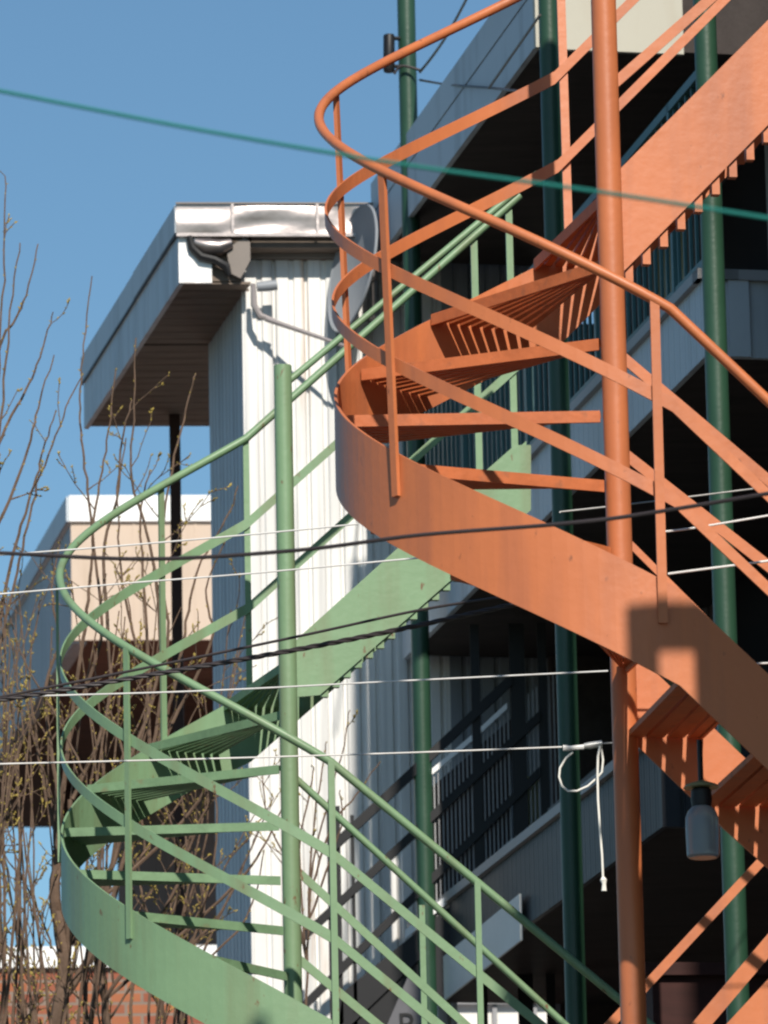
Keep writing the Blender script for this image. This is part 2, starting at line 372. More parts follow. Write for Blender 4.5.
# ------------------------------------------------------------------ grey triplex on the right
FA = radians(11.7)
D1 = V((-sin(FA), cos(FA), 0))                   # along the facades, away from the camera
NE = V((-cos(FA), -sin(FA), 0))                  # facade normal, to the street
W5 = radians(4.5)
WX = V((cos(W5), sin(W5), 0)); WN = V((sin(W5), -cos(W5), 0))    # walls that face the camera
EP = at(403, 667, 34.3)                          # far lower corner of the third floor balcony
def edge(x, y, off=0.0): return onp(x, y, EP + NE * off, NE)
tri = thing('grey_triplex', 'grey clad triplex with stacked balconies carried on dark green posts, at right', 'house', (EP.x, EP.y, 0))
IN = -NE
def corr(m, a, b, zlo, zhi, n, pitch=.19, dep=.014, back=.05, rib=False):   # ribbed siding sheet between a and b (xy), n outward
    a, b = V((a.x, a.y, 0)), V((b.x, b.y, 0)); L = (b - a).length; t = (b - a) / L
    prof = []; x = 0.0
    while x < L:
        for fx, dd in (((0, 0), (.36, 0), (.41, -dep * .8), (.52, -dep * .8), (.57, 0), (.84, 0), (.89, -dep * 1.5), (.95, -dep * 1.5)) if rib else ((0, 0), (.40, 0), (.43, -dep * .45), (.47, 0), (.90, 0), (.93, -dep), (.97, -dep))):
            if x + fx * pitch < L: prof.append((x + fx * pitch, dd))
        x += pitch
    prof.append((L, 0))
    vs = []; fs = []
    for s_, dd in prof:
        p = a + t * s_ + n * dd; vs += [p + Z * zlo, p + Z * zhi]
    k = len(prof)
    fs = [(2 * i, 2 * i + 2, 2 * i + 3, 2 * i + 1) for i in range(k - 1)]
    # closed back
    vs += [a - n * back + Z * zlo, b - n * back + Z * zlo, b - n * back + Z * zhi, a - n * back + Z * zhi]
    q = 2 * k
    fs += [(q, q + 3, q + 2, q + 1), (0, 1, q + 3, q), (2 * k - 2, q + 1, q + 2, 2 * k - 1)]
    fs += [tuple([2 * i + 1 for i in range(k)] + [q + 2, q + 3]), tuple([2 * i for i in range(k - 1, -1, -1)] + [q, q + 1])]
    return m.add(vs, fs)

far3, near3 = edge(403, 667), edge(703, 349)
zb3 = (far3.z + near3.z) / 2
near3t = edge(703, 273); zt3 = near3t.z
near3, far3 = V((near3.x, near3.y, 0)), V((far3.x, far3.y, 0))
BD = 1.45                                         # balcony depth
def balcony(far, near, zb, zt, mname, lbl=None):
    b = MB(); b.box(far + IN * .03 + D1 * -.03 + Z * (zb + .02), (near - far) + D1 * .06, IN * (BD - .03), Z * (zt - zb - .04))
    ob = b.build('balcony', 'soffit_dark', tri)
    if lbl: ob['label'] = lbl
    f = MB(); corr(f, far, near, zb, zt - .03, NE, .105, .012, .03); f.build('balcony_fascia', mname, ob)
    e = MB(); e.box(near - D1 * 0 + Z * zb, IN * BD, D1 * -.03 + V((0, 0, 0)), Z * (zt - zb - .03))
    for q in (0, .12, BD - .1, .92): e.box(near + IN * q - D1 * .03 + Z * zb, IN * (.1 if q else .09), D1 * -.02, Z * (zt - zb - .03))
    e.build('end_panel', mname, ob)
    c = MB(); c.box(far + NE * .03 + Z * (zt - .03), (near - far) - D1 * .06, IN * .2, Z * .05); c.box(near + NE * .03 - D1 * .06 + Z * (zt - .03), IN * BD, D1 * .1, Z * .05)
    c.build('edge_trim', 'frame', ob)
    return ob
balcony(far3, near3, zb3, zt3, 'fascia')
# second floor balcony
far2z = edge(438, 989).z; near2t = edge(640, 792)
zb2 = far2z; zt2 = zb2 + (zt3 - zb3) + .06
near2 = near3 + D1 * 1.1
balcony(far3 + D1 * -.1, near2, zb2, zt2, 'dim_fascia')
zoff = zt3 - zt2

# posts
posts = []
for x0, y0, dia in ((417, 500, .104), (562, 500, .104), (721, 500, .104)):
    p = edge(x0, y0, .125 if x0 < 450 else .205); posts.append(V((p.x, p.y, 0)))
    MB().tube([posts[-1], posts[-1] + Z * 13.2], dia / 2, 20).build('support_post', 'post', tri, smooth=True)
# guards
def guard(a, b, z, parent, m='teal', h=1.02, sp=.115, bot=.09, off=.05):
    a = a + IN * off; b = b + IN * off; L = (b - a).length; t = (b - a) / L
    q = MB()
    q.bar([a + Z * (z + h), b + Z * (z + h)], [NE, NE], .045, .04); q.bar([a + Z * (z + bot), b + Z * (z + bot)], [NE, NE], .04, .03)
    n = int(L / sp)
    for i in range(1, n): p = a + t * (i * L / n); q.box(p - t * .008 - NE * .008 + Z * (z + bot), t * .016, NE * .016, Z * (h - bot))
    for i in range(int(L / 1.6) + 1):
        p = a + t * min(L - .02, i * 1.6); q.box(p - t * .02 - NE * .02 + Z * z, t * .04, NE * .04, Z * (h + .02))
    return q.build('guard_railing', m, parent)
guard(far3, near3, zt3, tri, 'teal')

# facade wall behind the balconies, door and windows
fp = far3 + IN * BD + D1 * .4
fq = near3 + IN * BD - D1 * 1.2
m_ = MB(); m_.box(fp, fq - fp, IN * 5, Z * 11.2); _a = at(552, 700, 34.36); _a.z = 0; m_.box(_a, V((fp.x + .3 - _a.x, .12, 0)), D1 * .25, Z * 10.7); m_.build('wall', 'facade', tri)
def opening(name, t0, w_, z0, h, mat_, sill=True):
    a = fp + (fq - fp).normalized() * t0; t = (fq - fp).normalized()
    f = MB()
    for (x, y, ww, hh) in ((0, 0, .07, h), (w_ - .07, 0, .07, h), (.07, h - .07, w_ - .14, .07), (.07, 0, w_ - .14, .07)):
        f.box(a + t * x + NE * .003 + Z * (z0 + y), t * ww, NE * .05, Z * hh)
    fo = f.build(name, 'frame', tri)
    p = MB(); p.box(a + t * .072 + NE * .003 + Z * (z0 + .072), t * (w_ - .144), NE * .02, Z * (h - .144)); p.build('door_leaf' if name == 'door' else 'pane', mat_, fo)
for z in (zt3, zt2):
    opening('door', 1.0, .9, z + .02, 2.05, 'door'); opening('window', 2.4, 1.3, z + .7, 1.3, 'glassdark'); opening('window', 4.4, 1.3, z + .7, 1.3, 'glassdark'); opening('door', 6.2, .9, z + .02, 2.05, 'glassdark')

# porch roof of the triplex
rf_far = edge(371, 184, .15); zr_t = rf_far.z
rn = edge(534, 52, .15); zr_b = rn.z
rf_far, rn = V((rf_far.x, rf_far.y, 0)), V((rn.x, rn.y, 0))
zrb2 = edge(427, 188, .15).z; zr_b = (zr_b + zrb2) / 2
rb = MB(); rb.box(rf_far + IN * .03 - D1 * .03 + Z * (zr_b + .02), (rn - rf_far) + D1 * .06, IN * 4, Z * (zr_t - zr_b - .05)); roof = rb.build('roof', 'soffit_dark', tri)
hh = zr_t - zr_b
MB().box(rf_far + Z * zr_b, rn - rf_far, IN * .03, Z * (hh * .60)).build('fascia', 'fascia', roof)
MB().box(rf_far + NE * .002 + Z * (zr_b + hh * .62), rn - rf_far, IN * .08, Z * (hh * .38)).build('roof_flashing', 'fascia', roof)
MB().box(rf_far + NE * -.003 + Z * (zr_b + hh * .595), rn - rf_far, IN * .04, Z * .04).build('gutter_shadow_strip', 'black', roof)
cp = MB(); cp.box(rn + NE * .0 - D1 * .03 + Z * (zr_b - .01), IN * .80, D1 * .03, Z * (hh + .35)); cp.box(rn + NE * .0 - D1 * .05 + Z * (zr_b - .01), IN * .045, D1 * .02, Z * (hh + .35))
ep = cp.build('end_panel', 'cream', roof); ep['label'] = 'cream sunlit end panel of the porch roof'

# ------------------------------------------------------------------ white clad house
W0 = at(246, 400, 34.3); W0 = V((W0.x, W0.y, 0))
def wpl(x, y, off=0.0): return onp(x, y, W0 + WN * off, WN)
wh = thing('white_house', 'white metal clad house with a flat overhanging roof, its front wall in full sun', 'house', W0)
zeave = wpl(246, 260).z
wR = wpl(552, 700); wR = V((wR.x, wR.y, 0))
zgap = wpl(560, 992).z
wMid = wpl(455, 900); wMid = V((wMid.x, wMid.y, 0))
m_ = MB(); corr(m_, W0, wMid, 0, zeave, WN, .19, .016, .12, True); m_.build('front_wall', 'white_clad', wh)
m_ = MB(); corr(m_, wMid, wR, zgap, zeave, WN, .19, .016, .12, True); m_.build('front_wall', 'dim_siding', wh)['label'] = 'end of the front wall under the balconies, greyed for their shade'
# street side wall
sL = onp(208.5, 350, W0, NE); sL = V((sL.x, sL.y, 0))
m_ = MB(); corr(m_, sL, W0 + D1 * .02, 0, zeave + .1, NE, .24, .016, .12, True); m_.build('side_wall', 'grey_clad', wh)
m_ = MB(); m_.box(W0 + NE * .012 + WN * .012 + D1 * .03, WX * .05, WN * .006, Z * zeave); m_.build('corner_trim', 'white_clad', wh)
# roof box
RN = .2                                          # front overhang of the roof sheet in front of the wall
c_t = wpl(178, 207, RN); c_b = wpl(178, 283, RN)
zt, zb = c_t.z, c_b.z
c0 = V((c_t.x, c_t.y, 0))
sf = atz(84, 429, zb); dl = (V((sf.x, sf.y, 0)) - c0); LEN = dl.length; dl.normalize()
rEnd = wpl(470, 207, RN); rEnd = V((rEnd.x, rEnd.y, 0)); wid = (rEnd - c0).length
nl = V((-dl.y, dl.x, 0)); nl = nl if nl.dot(NE) > 0 else -nl
r_ = MB()
wb = wpl(212, 283, RN); wb = (V((wb.x, wb.y, 0)) - c0).length + 0.0   # width of box end
sw = (W0 - c0).dot(WX)
fr_ = atz(214, 428, zb); fw_ = (V((fr_.x, fr_.y, 0)) - (c0 + dl * LEN)).dot(WX)
wd = lambda d: sw + (fw_ - sw) * d / LEN
r_.prism([c0 + WX * .03 + dl * .03 + Z * (zb + .02), c0 + WX * (sw - .02) + dl * .03 + Z * (zb + .02), c0 + WX * (wd(LEN) - .02) + dl * (LEN - .02) + Z * (zb + .02), c0 + WX * .03 + dl * (LEN - .02) + Z * (zb + .02)], Z * (zt - zb - .05))
#, WX * (sw - .02), dl * (LEN - .05), Z * (zt - zb - .05))
r_.box(c0 + WX * (sw + .035) - WN * .03 + Z * (zeave + .03), WX * (wid - sw - .1), dl * (LEN - .05), Z * (zt - zeave - .06))
roofW = r_.build('roof', 'soffit', wh)
# soffit boards as one sheet with grooves across, split by a dark joint
so_ = MB()
nb = 22
for i in range(nb):
    a = c0 + WX * .03 + dl * (.04 + (LEN - .08) * i / nb) + Z * (zb + .004)
    so_.box(a, WX * (wd(.04 + (LEN - .08) * i / nb) + .0), dl * ((LEN - .08) / nb - (.012 if i != 8 else .05)), Z * .014)
so_.build('soffit', 'soffit', roofW)
f_ = MB(); corr(f_, c0 + dl * LEN, c0, zb, zb + (zt - zb) * .62, nl, .36, .006, .03); f_.build('fascia', 'fascia', roofW)
f_ = MB(); L2 = LEN * .42
f_.box(c0 + nl * .02 + Z * (zb + (zt - zb) * .66), dl * L2, nl * -.03, Z * ((zt - zb) * .36)); f_.box(c0 + nl * .016 + dl * (L2 + .012) + Z * (zb + (zt - zb) * .66), dl * (LEN - L2), nl * -.03, Z * ((zt - zb) * .36))
f_.build('roof_flashing', 'fascia', roofW)
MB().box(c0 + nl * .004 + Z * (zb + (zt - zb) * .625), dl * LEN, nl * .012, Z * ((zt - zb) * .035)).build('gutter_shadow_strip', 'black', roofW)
# front: box end sheet, crumpled metal band, frieze
def wavy(m, a, t, L, n, z0, z1, amp, seg=60, rows=6, seed=1):
    rnd = random.Random(seed); nk = max(3, int(L / .24)); tb = [[rnd.uniform(-1, 1) for _ in range(nk + 2)] for _ in range(rows + 1)]
    vs = []
    for j in range(rows + 1):
        for i in range(seg + 1):
            x = L * i / seg; q = x / L * nk + .35 * j; k = min(int(q), nk); f = min(q - k, 1); f = f * f * (3 - 2 * f)
            dd = amp * (tb[j][k] * (1 - f) + tb[j][min(k + 1, nk + 1)] * f) if 0 < j < rows else 0
            vs.append(a + t * x + n * dd + Z * (z0 + (z1 - z0) * j / rows))
    fs = [(j * (seg + 1) + i, j * (seg + 1) + i + 1, (j + 1) * (seg + 1) + i + 1, (j + 1) * (seg + 1) + i) for j in range(rows) for i in range(seg)]
    m.add(vs, fs)
zband = zb + (zt - zb) * .64
wv = MB(); wavy(wv, c0 + WN * .012 + nl * .012, WX, wid, WN, zband, zt + .012, .011, 120, 4, 5)
wv.box(c0 + nl * .01 - WN * .04 + Z * (zband + .002), WX * wid, WN * .035, Z * (zt - zband))
wv.box(c0 + nl * .012 + WN * .016 + Z * (zband - .022), WX * wid, WN * .022, Z * .02)
MB().box(c0 + nl * .014 + WN * .014 + Z * (zt + .012), WX * (wid + .01), WN * .012, Z * .010).build('drip_rim', 'frieze', roofW)
for f_ in (.18, .47, .78):
    MB().box(c0 + WN * .030 + WX * (wid * f_) + Z * zband, WX * .016, WN * .006, Z * (zt - zband + .01)).build('flashing_seam', 'flash', roofW)
wv.build('front_flashing', 'flash', roofW, smooth=True)
sh = MB(); wavy(sh, c0 + WN * .004, WX, wb, WN, zb, zband - .02, .006, 24, 4, 9); sh.box(c0 - WN * .03 + Z * (zb + .002), WX * wb, WN * .026, Z * (zband - zb - .03))
sh.build('box_end_sheet', 'sheet', roofW, smooth=True)
# crumpled scupper collar under the band where box end meets the wall
q0 = c0 + WX * (wb * .32)
cl = MB()
for k_, (dx, dz, rr) in enumerate(((.02, -.03, .05), (.10, -.10, .06), (.2, -.15, .065), (.28, -.11, .055), (.33, -.2, .05))):
    pass
pts = [q0 + WN * .03 + WX * x + Z * (zband + z) for x, z in ((0, -.02), (.015, -.09), (.07, -.145), (.15, -.165), (.215, -.205), (.235, -.26))]
cl.tube(pts, [.018, .024, .026, .024, .028, .014], 8)
cl.build('bent_drip_edge', 'black', roofW, smooth=True)
cl = MB(); cl.tube([q0 + WN * .02 + WX * x + Z * (zband + z) for x, z in ((.03, -.055), (.10, -.08), (.18, -.085), (.25, -.06))], [.03, .05, .05, .03], 10); cl.build('bent_metal_flap', 'flash', roofW, smooth=True)
pz = [q0 + WN * .01 + WX * x + Z * (zband + z) for x, z in ((.22, -.09), (.33, -.02), (.36, -.05), (.36, -.16), (.30, -.27), (.24, -.24))]
cl = MB(); cl.prism(pz, WN * -.03); cl.build('bent_metal_flap', 'frieze', roofW)
fz = MB(); f0 = wpl(238, 258, .30); z_f0 = wpl(238, 260, .05).z
fr0 = V((f0.x, f0.y, 0))
fz.box(V((W0.x, W0.y, 0)) + WN * .012 - WX * .07 + Z * (zeave + .002), WX * (wid - .35), WN * .03, Z * (zband - zeave + .03)); fz.build('frieze_board', 'frieze', roofW)
cr = MB(); cr.box(V((W0.x, W0.y, 0)) - WX * .1 + WN * .045 + Z * (zband - .0), WX * (wid - .4), WN * (RN - .07), Z * .05); cr.build('front_soffit', 'frieze', roofW)
# porch post
pp = atz(168, 424, zb); pp = pp - dl * .25
MB().box(V((pp.x - .035, pp.y, 0)), (.068, 0, 0), (0, .068, 0), Z * (zb + .01)).build('porch_post', 'brown_post', wh)

# ------------------------------------------------------------------ beige house behind
B0 = at(71, 560, 47.5); B0 = V((B0.x, B0.y, 0))
bz1 = at(71, 497, 47.5).z; bzc = at(71, 523, 47.5).z; bz0 = at(71, 641, 47.5).z
bh = thing('beige_house', 'beige boarded upper storey with white parapet overhanging a brown soffit, behind the bare twigs', 'house', B0)
bw = 4.2
e0 = atz(-60, 826, bz0); fdir = atz(0, 752, bz0); fdir = (V((fdir.x, fdir.y, 0)) - B0).normalized()
BL = 8.6
m_ = MB(); m_.box(B0 + WX * .01 + Z * bz0 - WN * .02, WX * bw, fdir * BL, Z * (bzc - bz0)); ms = m_.build('upper_wall', 'brown_soffit', bh)
m_ = MB(); m_.box(B0 + Z * bz0, WX * bw, WN * .03, Z * (bzc - bz0))
for i in range(1, 9): m_.box(B0 + WX * (i * .5) + WN * .03 + Z * bz0, WX * .02, WN * .006, Z * (bzc - bz0))
m_.build('front_boards', 'beige', bh)
nlb = V((-fdir.y, fdir.x, 0)); nlb = nlb if nlb.dot(NE) > 0 else -nlb
m_ = MB(); corr(m_, B0 + fdir * BL, B0, bz0 - .02, bzc, nlb, .16, .06, .12, True); m_.build('side_siding', 'grey_clad', bh)
m_ = MB(); m_.box(B0 + nlb * .012 + WN * .06 + Z * bzc, WX * (bw + .1), fdir * BL, Z * (bz1 - bzc)); pr = m_.build('parapet', 'coping', bh)
m_ = MB(); m_.box(B0 + nlb * .036 + WN * .03 + Z * (bzc + .006), fdir * BL, nlb * -.022, Z * (bz1 - bzc - .012)); m_.build('side_flashing', 'fascia', pr)
# recessed lower wall and post under the overhang
lw = at(118, 900, 56.5); lw = V((lw.x, lw.y, 0))
m_ = MB(); m_.box(lw, WX * 2.2, fdir * -7.5, Z * (bz0 + .02)); m_.build('lower_wall', 'brown_soffit', bh)
ps = at(62, 850, 54); MB().box(V((ps.x, ps.y, 0)), WX * .16, WN * .16, Z * bz0).build('porch_post', 'brown_post', bh)

# ------------------------------------------------------------------ low brick building
K0 = at(-330, 972, 44); kz = K0.z; kzt = at(-60, 945, 44).z; kz = at(-60, 966, 44).z; K0 = V((K0.x, K0.y, 0))
bk = thing('brick_building', 'low red brick building with a white coping behind the tree trunk', 'building', K0)
m_ = MB(); m_.box((0, 0, 0), WX * 5.5, -WN * 4, Z * kz); m_.v = [p for p in m_.v]
ob = m_.build('wall', 'brick', bk); ob.location = (0, 0, 0)
m_ = MB(); m_.box(K0 + WN * .05 + Z * kz, WX * 5.5, -WN * .3, Z * (kzt - kz)); m_.build('coping', 'coping', bk)

# ------------------------------------------------------------------ pale house seen under the lowest balcony
H0 = at(430, 1000, 46); H0 = V((H0.x, H0.y, 0))
ph = thing('pale_house', 'sunlit pale house glimpsed under the lowest balcony at bottom centre', 'house', H0)
m_ = MB(); m_.box(H0, WX * 3.4, -WN * 4, Z * 9.6); m_.build('wall', 'pale_wall', ph)
m_ = MB()
for i in range(9):
    xx = .12 + i * .31 + (.05 if i % 3 else 0); m_.box(H0 + WX * xx + WN * .01 + Z * 5, WX * .035, WN * .03, Z * 4.4)
m_.box(H0 + WN * .045 + Z * 8.35, WX * 3.2, WN * .03, Z * .05)
m_.build('wall_battens', 'frame', ph)

# ------------------------------------------------------------------ neighbouring house, right of the frame: carries the orange stair, throws its shade
nb0 = near3 - D1 * 1.6 - IN * .0
nh = thing('neighbouring_house', 'dark tall house just outside the right edge that shades the balconies', 'house', nb0)
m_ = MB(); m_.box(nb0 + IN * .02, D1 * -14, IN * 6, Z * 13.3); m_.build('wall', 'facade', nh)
m_ = MB(); m_.box(nb0 + IN * .03 + Z * 13.3, D1 * -14, IN * 6.2, Z * .3); m_.build('coping', 'fascia', nh)
# added unseen balcony; guard boards shaped to shadow the orange stringer
FN = o.c - o.n * (o.r + .005)
def onfront(x, y): return onp(x, y, FN, o.n)
TH = 3.1 / cos(SEL)
def cast(x, y): return onfront(x, y) + TOSUN * TH
g0 = cast(626, 613)
gt = g0.z; ga = V((g0.x, g0.y, 0))
poleb = onp(628, 905, o.c, o.n); tpl = (poleb - g0).dot(o.n) / (-TOSUN).dot(o.n)
gb = gt - 1.5
def du(x): return (cast(x, 613) - g0).dot(o.u)
railh = gt - cast(626, 653).z
nbal = MB()
x1, x2 = du(657), du(692)
nbal.box(ga + Z * (gt - railh), o.u * 1.9, o.n * .04, Z * railh)
nbal.box(ga + Z * gb, o.u * x1, o.n * .04, Z * (gt - railh - gb - .001))
nbal.box(ga + o.u * x2 + Z * gb, o.u * (1.9 - x2), o.n * .04, Z * (gt - railh - gb - .001))
nbal.build('shadow_guard', 'redbrown', nh)
PR = gs.c - gs.n * gs.r + gs.u * .80; PR = V((PR.x, PR.y, 5.36)) + TOSUN * (6 / cos(SEL))
MB().box((PR.x, PR.y - .65, PR.z - .3), (3.3 - PR.x, .25, 0), (0, .65, 0), Z * .7).build('shadow_slab', 'fascia', nh)  # unseen slab added to shade the lower green rails
MB().box(ga + Z * (gb - .2) + o.u * .02 - o.n * 1.3, o.u * 2.0, o.n * 1.33, Z * .19).build('balcony', 'soffit_dark', nh)  # unseen slab under the added guard

# ------------------------------------------------------------------ orange railing of the street flight, lower right
sr = thing('stair_railing', 'orange rails of the lower street flight crossing a dark green post at bottom right', 'railing', o.c + o.u * .2 + o.n * 1.2)
def rr(p1, p2, n, e1, e2, h):
    a, b = onp(*p1, o.c + o.n * n, o.n), onp(*p2, o.c + o.n * n, o.n); t = (b - a).normalized()
    MB().bar([a - t * e1, b + t * e2], [o.n, o.n], h, .012).build('rail_bar', 'orange', sr)
rr((655, 976), (757, 866), 1.1, .3, .6, .042)
rr((690, 1038), (768, 946), 1.1, .4, .6, .075)
rr((640, 1150), (768, 1012), 1.1, .4, .6, .20)
for x_, y_ in ((790, 830), (640, 992)):
    a = onp(x_, y_, o.c + o.n * 1.1, o.n); MB().box(a - o.u * .015 - Z * .9, o.u * .03, o.n * .014, Z * .95).build('baluster', 'orange', sr)
# red brown storage box / boards below
rb0 = edge(652, 976, .2)
m_ = MB(); m_.box(V((rb0.x, rb0.y, 4.0)), o.u * 1.2, o.n * .5, Z * (rb0.z - 4.0)); m_.box(V((rb0.x, rb0.y, rb0.z)) - o.n * .04 - o.u * .04, o.u * 1.28, o.n * .58, Z * .06)
tag(m_.build('wood_screen', 'redbrown'), 'dark red brown boarded screen behind the orange rails', 'screen')

# ------------------------------------------------------------------ dark outside stair up to the second floor of the triplex
ds = thing('dark_stair_railing', 'black slanting stair rails with thin balusters in the shade below the balcony soffit', 'railing', V((EP.x, EP.y - 1.2, 0)))
DP = at(480, 760, 33.2)
def dpt(x, y): return onp(x, y, DP, V((0, 1, 0)))
def drail(p1, p2, h, m='black', d=.04):
    a, b = dpt(*p1), dpt(*p2); MB().bar([a, b], [V((0, 1, 0))] * 2, h, d).build('rail_bar', m, ds)
drail((330, 850), (512, 679), .07); drail((300, 940), (540, 716), .06); drail((300, 1010), (540, 772), .06); drail((310, 1060), (420, 955), .05)
a = [dpt(432, 772), dpt(472, 738)]; MB().bar(a, [V((0, 1, 0))] * 2, .035, .02).build('rail_bar', 'coping', ds)
a = [dpt(481, 730), dpt(507, 706)]; MB().bar(a, [V((0, 1, 0))] * 2, .035, .02).build('rail_bar', 'coping', ds)
for x_ in (476, 515, 543):
    p = dpt(x_, 668); MB().box(V((p.x - .03, p.y, zb3 - 2.75)), (.05 if x_ != 515 else .085, 0, 0), (0, .05, 0), Z * 2.72).build('stair_post', 'black', ds)
for x_, y_, w_ in ((333, 806, .075), (352, 815, .02)):
    p = dpt(x_, y_); MB().box(V((p.x - w_ / 2, p.y, p.z - 2.6)), (w_, 0, 0), (0, .05, 0), Z * 2.6).build('stair_post', 'black', ds)
m_ = MB(); m_.prism([dpt(430, 779) + V((0, .3, 0)), dpt(512, 708) + V((0, .3, 0)), dpt(512, 846) + V((0, .3, 0)), dpt(430, 920) + V((0, .3, 0))], (0, .04, 0)); m_.build('dark_recess_sheet', 'soffit_dark', ds)  # dark sheet standing in for the dark recess behind the balusters
bl = MB()
for i in range(34):
    x_ = 434 + i * 4.1
    if abs(x_ - 476) < 4 or abs(x_ - 515) < 6: continue
    yt = 776 - (x_ - 434) * .87; p = dpt(x_, yt + (0 if x_ < 512 else 0)); q = dpt(x_, yt + 165)
    bl.box(V((p.x - .004, p.y + .01, q.z)), (.008, 0, 0), (0, .012, 0), Z * (p.z - q.z))
bo = bl.build('balusters', 'frame', ds); bo['kind'] = 'stuff'
drail((405, 935), (513, 843), .05, 'coping', .03)
drail((548, 815), (600, 770), .06, 'frame', .05); drail((500, 860), (600, 776), .03, 'fascia', .06)
pd = dpt(527, 768); pe = dpt(541, 840)
tag(MB().box(V((pd.x, pd.y + .25, pe.z)), (pe.x - pd.x, 0, 0), (0, .04, 0), Z * (pd.z - pe.z)).build('board', 'door'), 'olive yellow board standing behind the black stair rails', 'board')
# pale strip painting a sunlit patch onto the second floor slab edge
s1, s2 = edge(438, 984, .035), edge(521, 917, .035)
MB().bar([s1, s2], [NE, NE], .40 * .62, .012).build('sun_patch_strip', 'pale_wall', tri)
# sloping soffit of the stair
m_ = MB(); m_.prism([dpt(343, 992), dpt(414, 934), dpt(600, 790), dpt(610, 800), dpt(610, 860), dpt(430, 1010), dpt(360, 1080), dpt(330, 1080)], (0, .05, 0)); m_.build('stair_stringer', 'black', ds)

# sign board with partial lettering
sg = thing('sign_board', 'grey leaning sign board with black letters at the bottom edge', 'sign', dpt(405, 1030) - V((0, .4, 0)))
SP = DP - V((0, .4, 0))
def spt(x, y): return onp(x, y, SP, V((0, 1, 0)))
MB().prism([spt(409, 974), spt(425, 980), spt(430, 1060), spt(372, 1060)], (0, .03, 0)).build('board', 'sign', sg)
fc = bpy.data.curves.new('lettering', 'FONT'); fc.body = 'Ro'; fc.size = .19; fc.extrude = .002; fc.materials.append(M['black'])
fo = bpy.data.objects.new('lettering', fc); COL.objects.link(fo); dg = bpy.context.evaluated_depsgraph_get()
me = bpy.data.meshes.new_from_object(fo.evaluated_get(dg)); bpy.data.objects.remove(fo)
lo = bpy.data.objects.new('lettering', me); COL.objects.link(lo); lo.parent = sg
lp = spt(398, 1037) - V((0, .006, 0)); lo.location = lp - sg.location; lo.rotation_euler = (pi / 2, radians(-2), 0)

# ------------------------------------------------------------------ satellite dish
dc = wpl(352, 268, .37)
sd = thing('satellite_dish', 'grey satellite dish seen nearly edge on, bolted to the white wall', 'satellite dish', dc)
axis = V((-.90, -.38, .16)).normalized()           # the way the dish looks
ex = axis.cross(Z).normalized(); ey = ex.cross(axis).normalized()
a_, b_ = .345, .385
vs = []; fs = []; nr, ns = 8, 40
def dishpt(r, t, d): return dc + ex * (a_ * r * cos(t)) + ey * (b_ * r * sin(t)) + axis * (r * r * .075 - .075 + d)
for side, dd in ((0, 0), (1, -.012)):
    for i in range(nr + 1):
        for j in range(ns): vs.append(dishpt(i / nr, 2 * pi * j / ns, dd))
K = (nr + 1) * ns
for sd_ in (0, 1):
    for i in range(nr):
        for j in range(ns):
            q = [sd_ * K + i * ns + j, sd_ * K + i * ns + (j + 1) % ns, sd_ * K + (i + 1) * ns + (j + 1) % ns, sd_ * K + (i + 1) * ns + j]; fs.append(tuple(q))
fs += [(nr * ns + j, nr * ns + (j + 1) % ns, K + nr * ns + (j + 1) % ns, K + nr * ns + j) for j in range(ns)]
MB().add(vs, fs).build('reflector', 'dish', sd, smooth=True)
MB().tube([dishpt(1, 2 * pi * j / 48, -.004) for j in range(49)], .009, 6).build('rim', 'dish', sd, smooth=True)
bot = dishpt(.98, -pi / 2, 0)
hd = wpl(258, 316, .40); hd2 = wpl(262, 300, .40)
arm = MB(); arm.tube([wpl(345, 346, .36), wpl(266, 319, .15)], [.010, .016], 8)
arm.build('feed_arm', 'dish_arm', sd, smooth=True)
q = MB(); q.tube([wpl(275, 321, .15), wpl(260, 316, .15), wpl(254, 305, .15), wpl(253, 284, .15)], [.014, .022, .02, .014], 8); q.build('feed_bracket', 'dish_arm', sd, smooth=True)
q = MB(); q.tube([wpl(257, 287, .15), wpl(268, 286, .15), wpl(277, 285, .15)], [.028, .032, .03], 14); q.build('feed_horn', 'dish', sd, smooth=True)
mk = MB(); bk_ = dc - axis * .1; mk.tube([bk_ + axis * .02, bk_ - axis * .06], .05, 12); mk.tube([bk_ - axis * .05 + Z * .05, bk_ - axis * .05 - Z * .25, wpl(372, 320, .02)], .02, 10); mk.build('mount', 'dish_arm', sd, smooth=True)

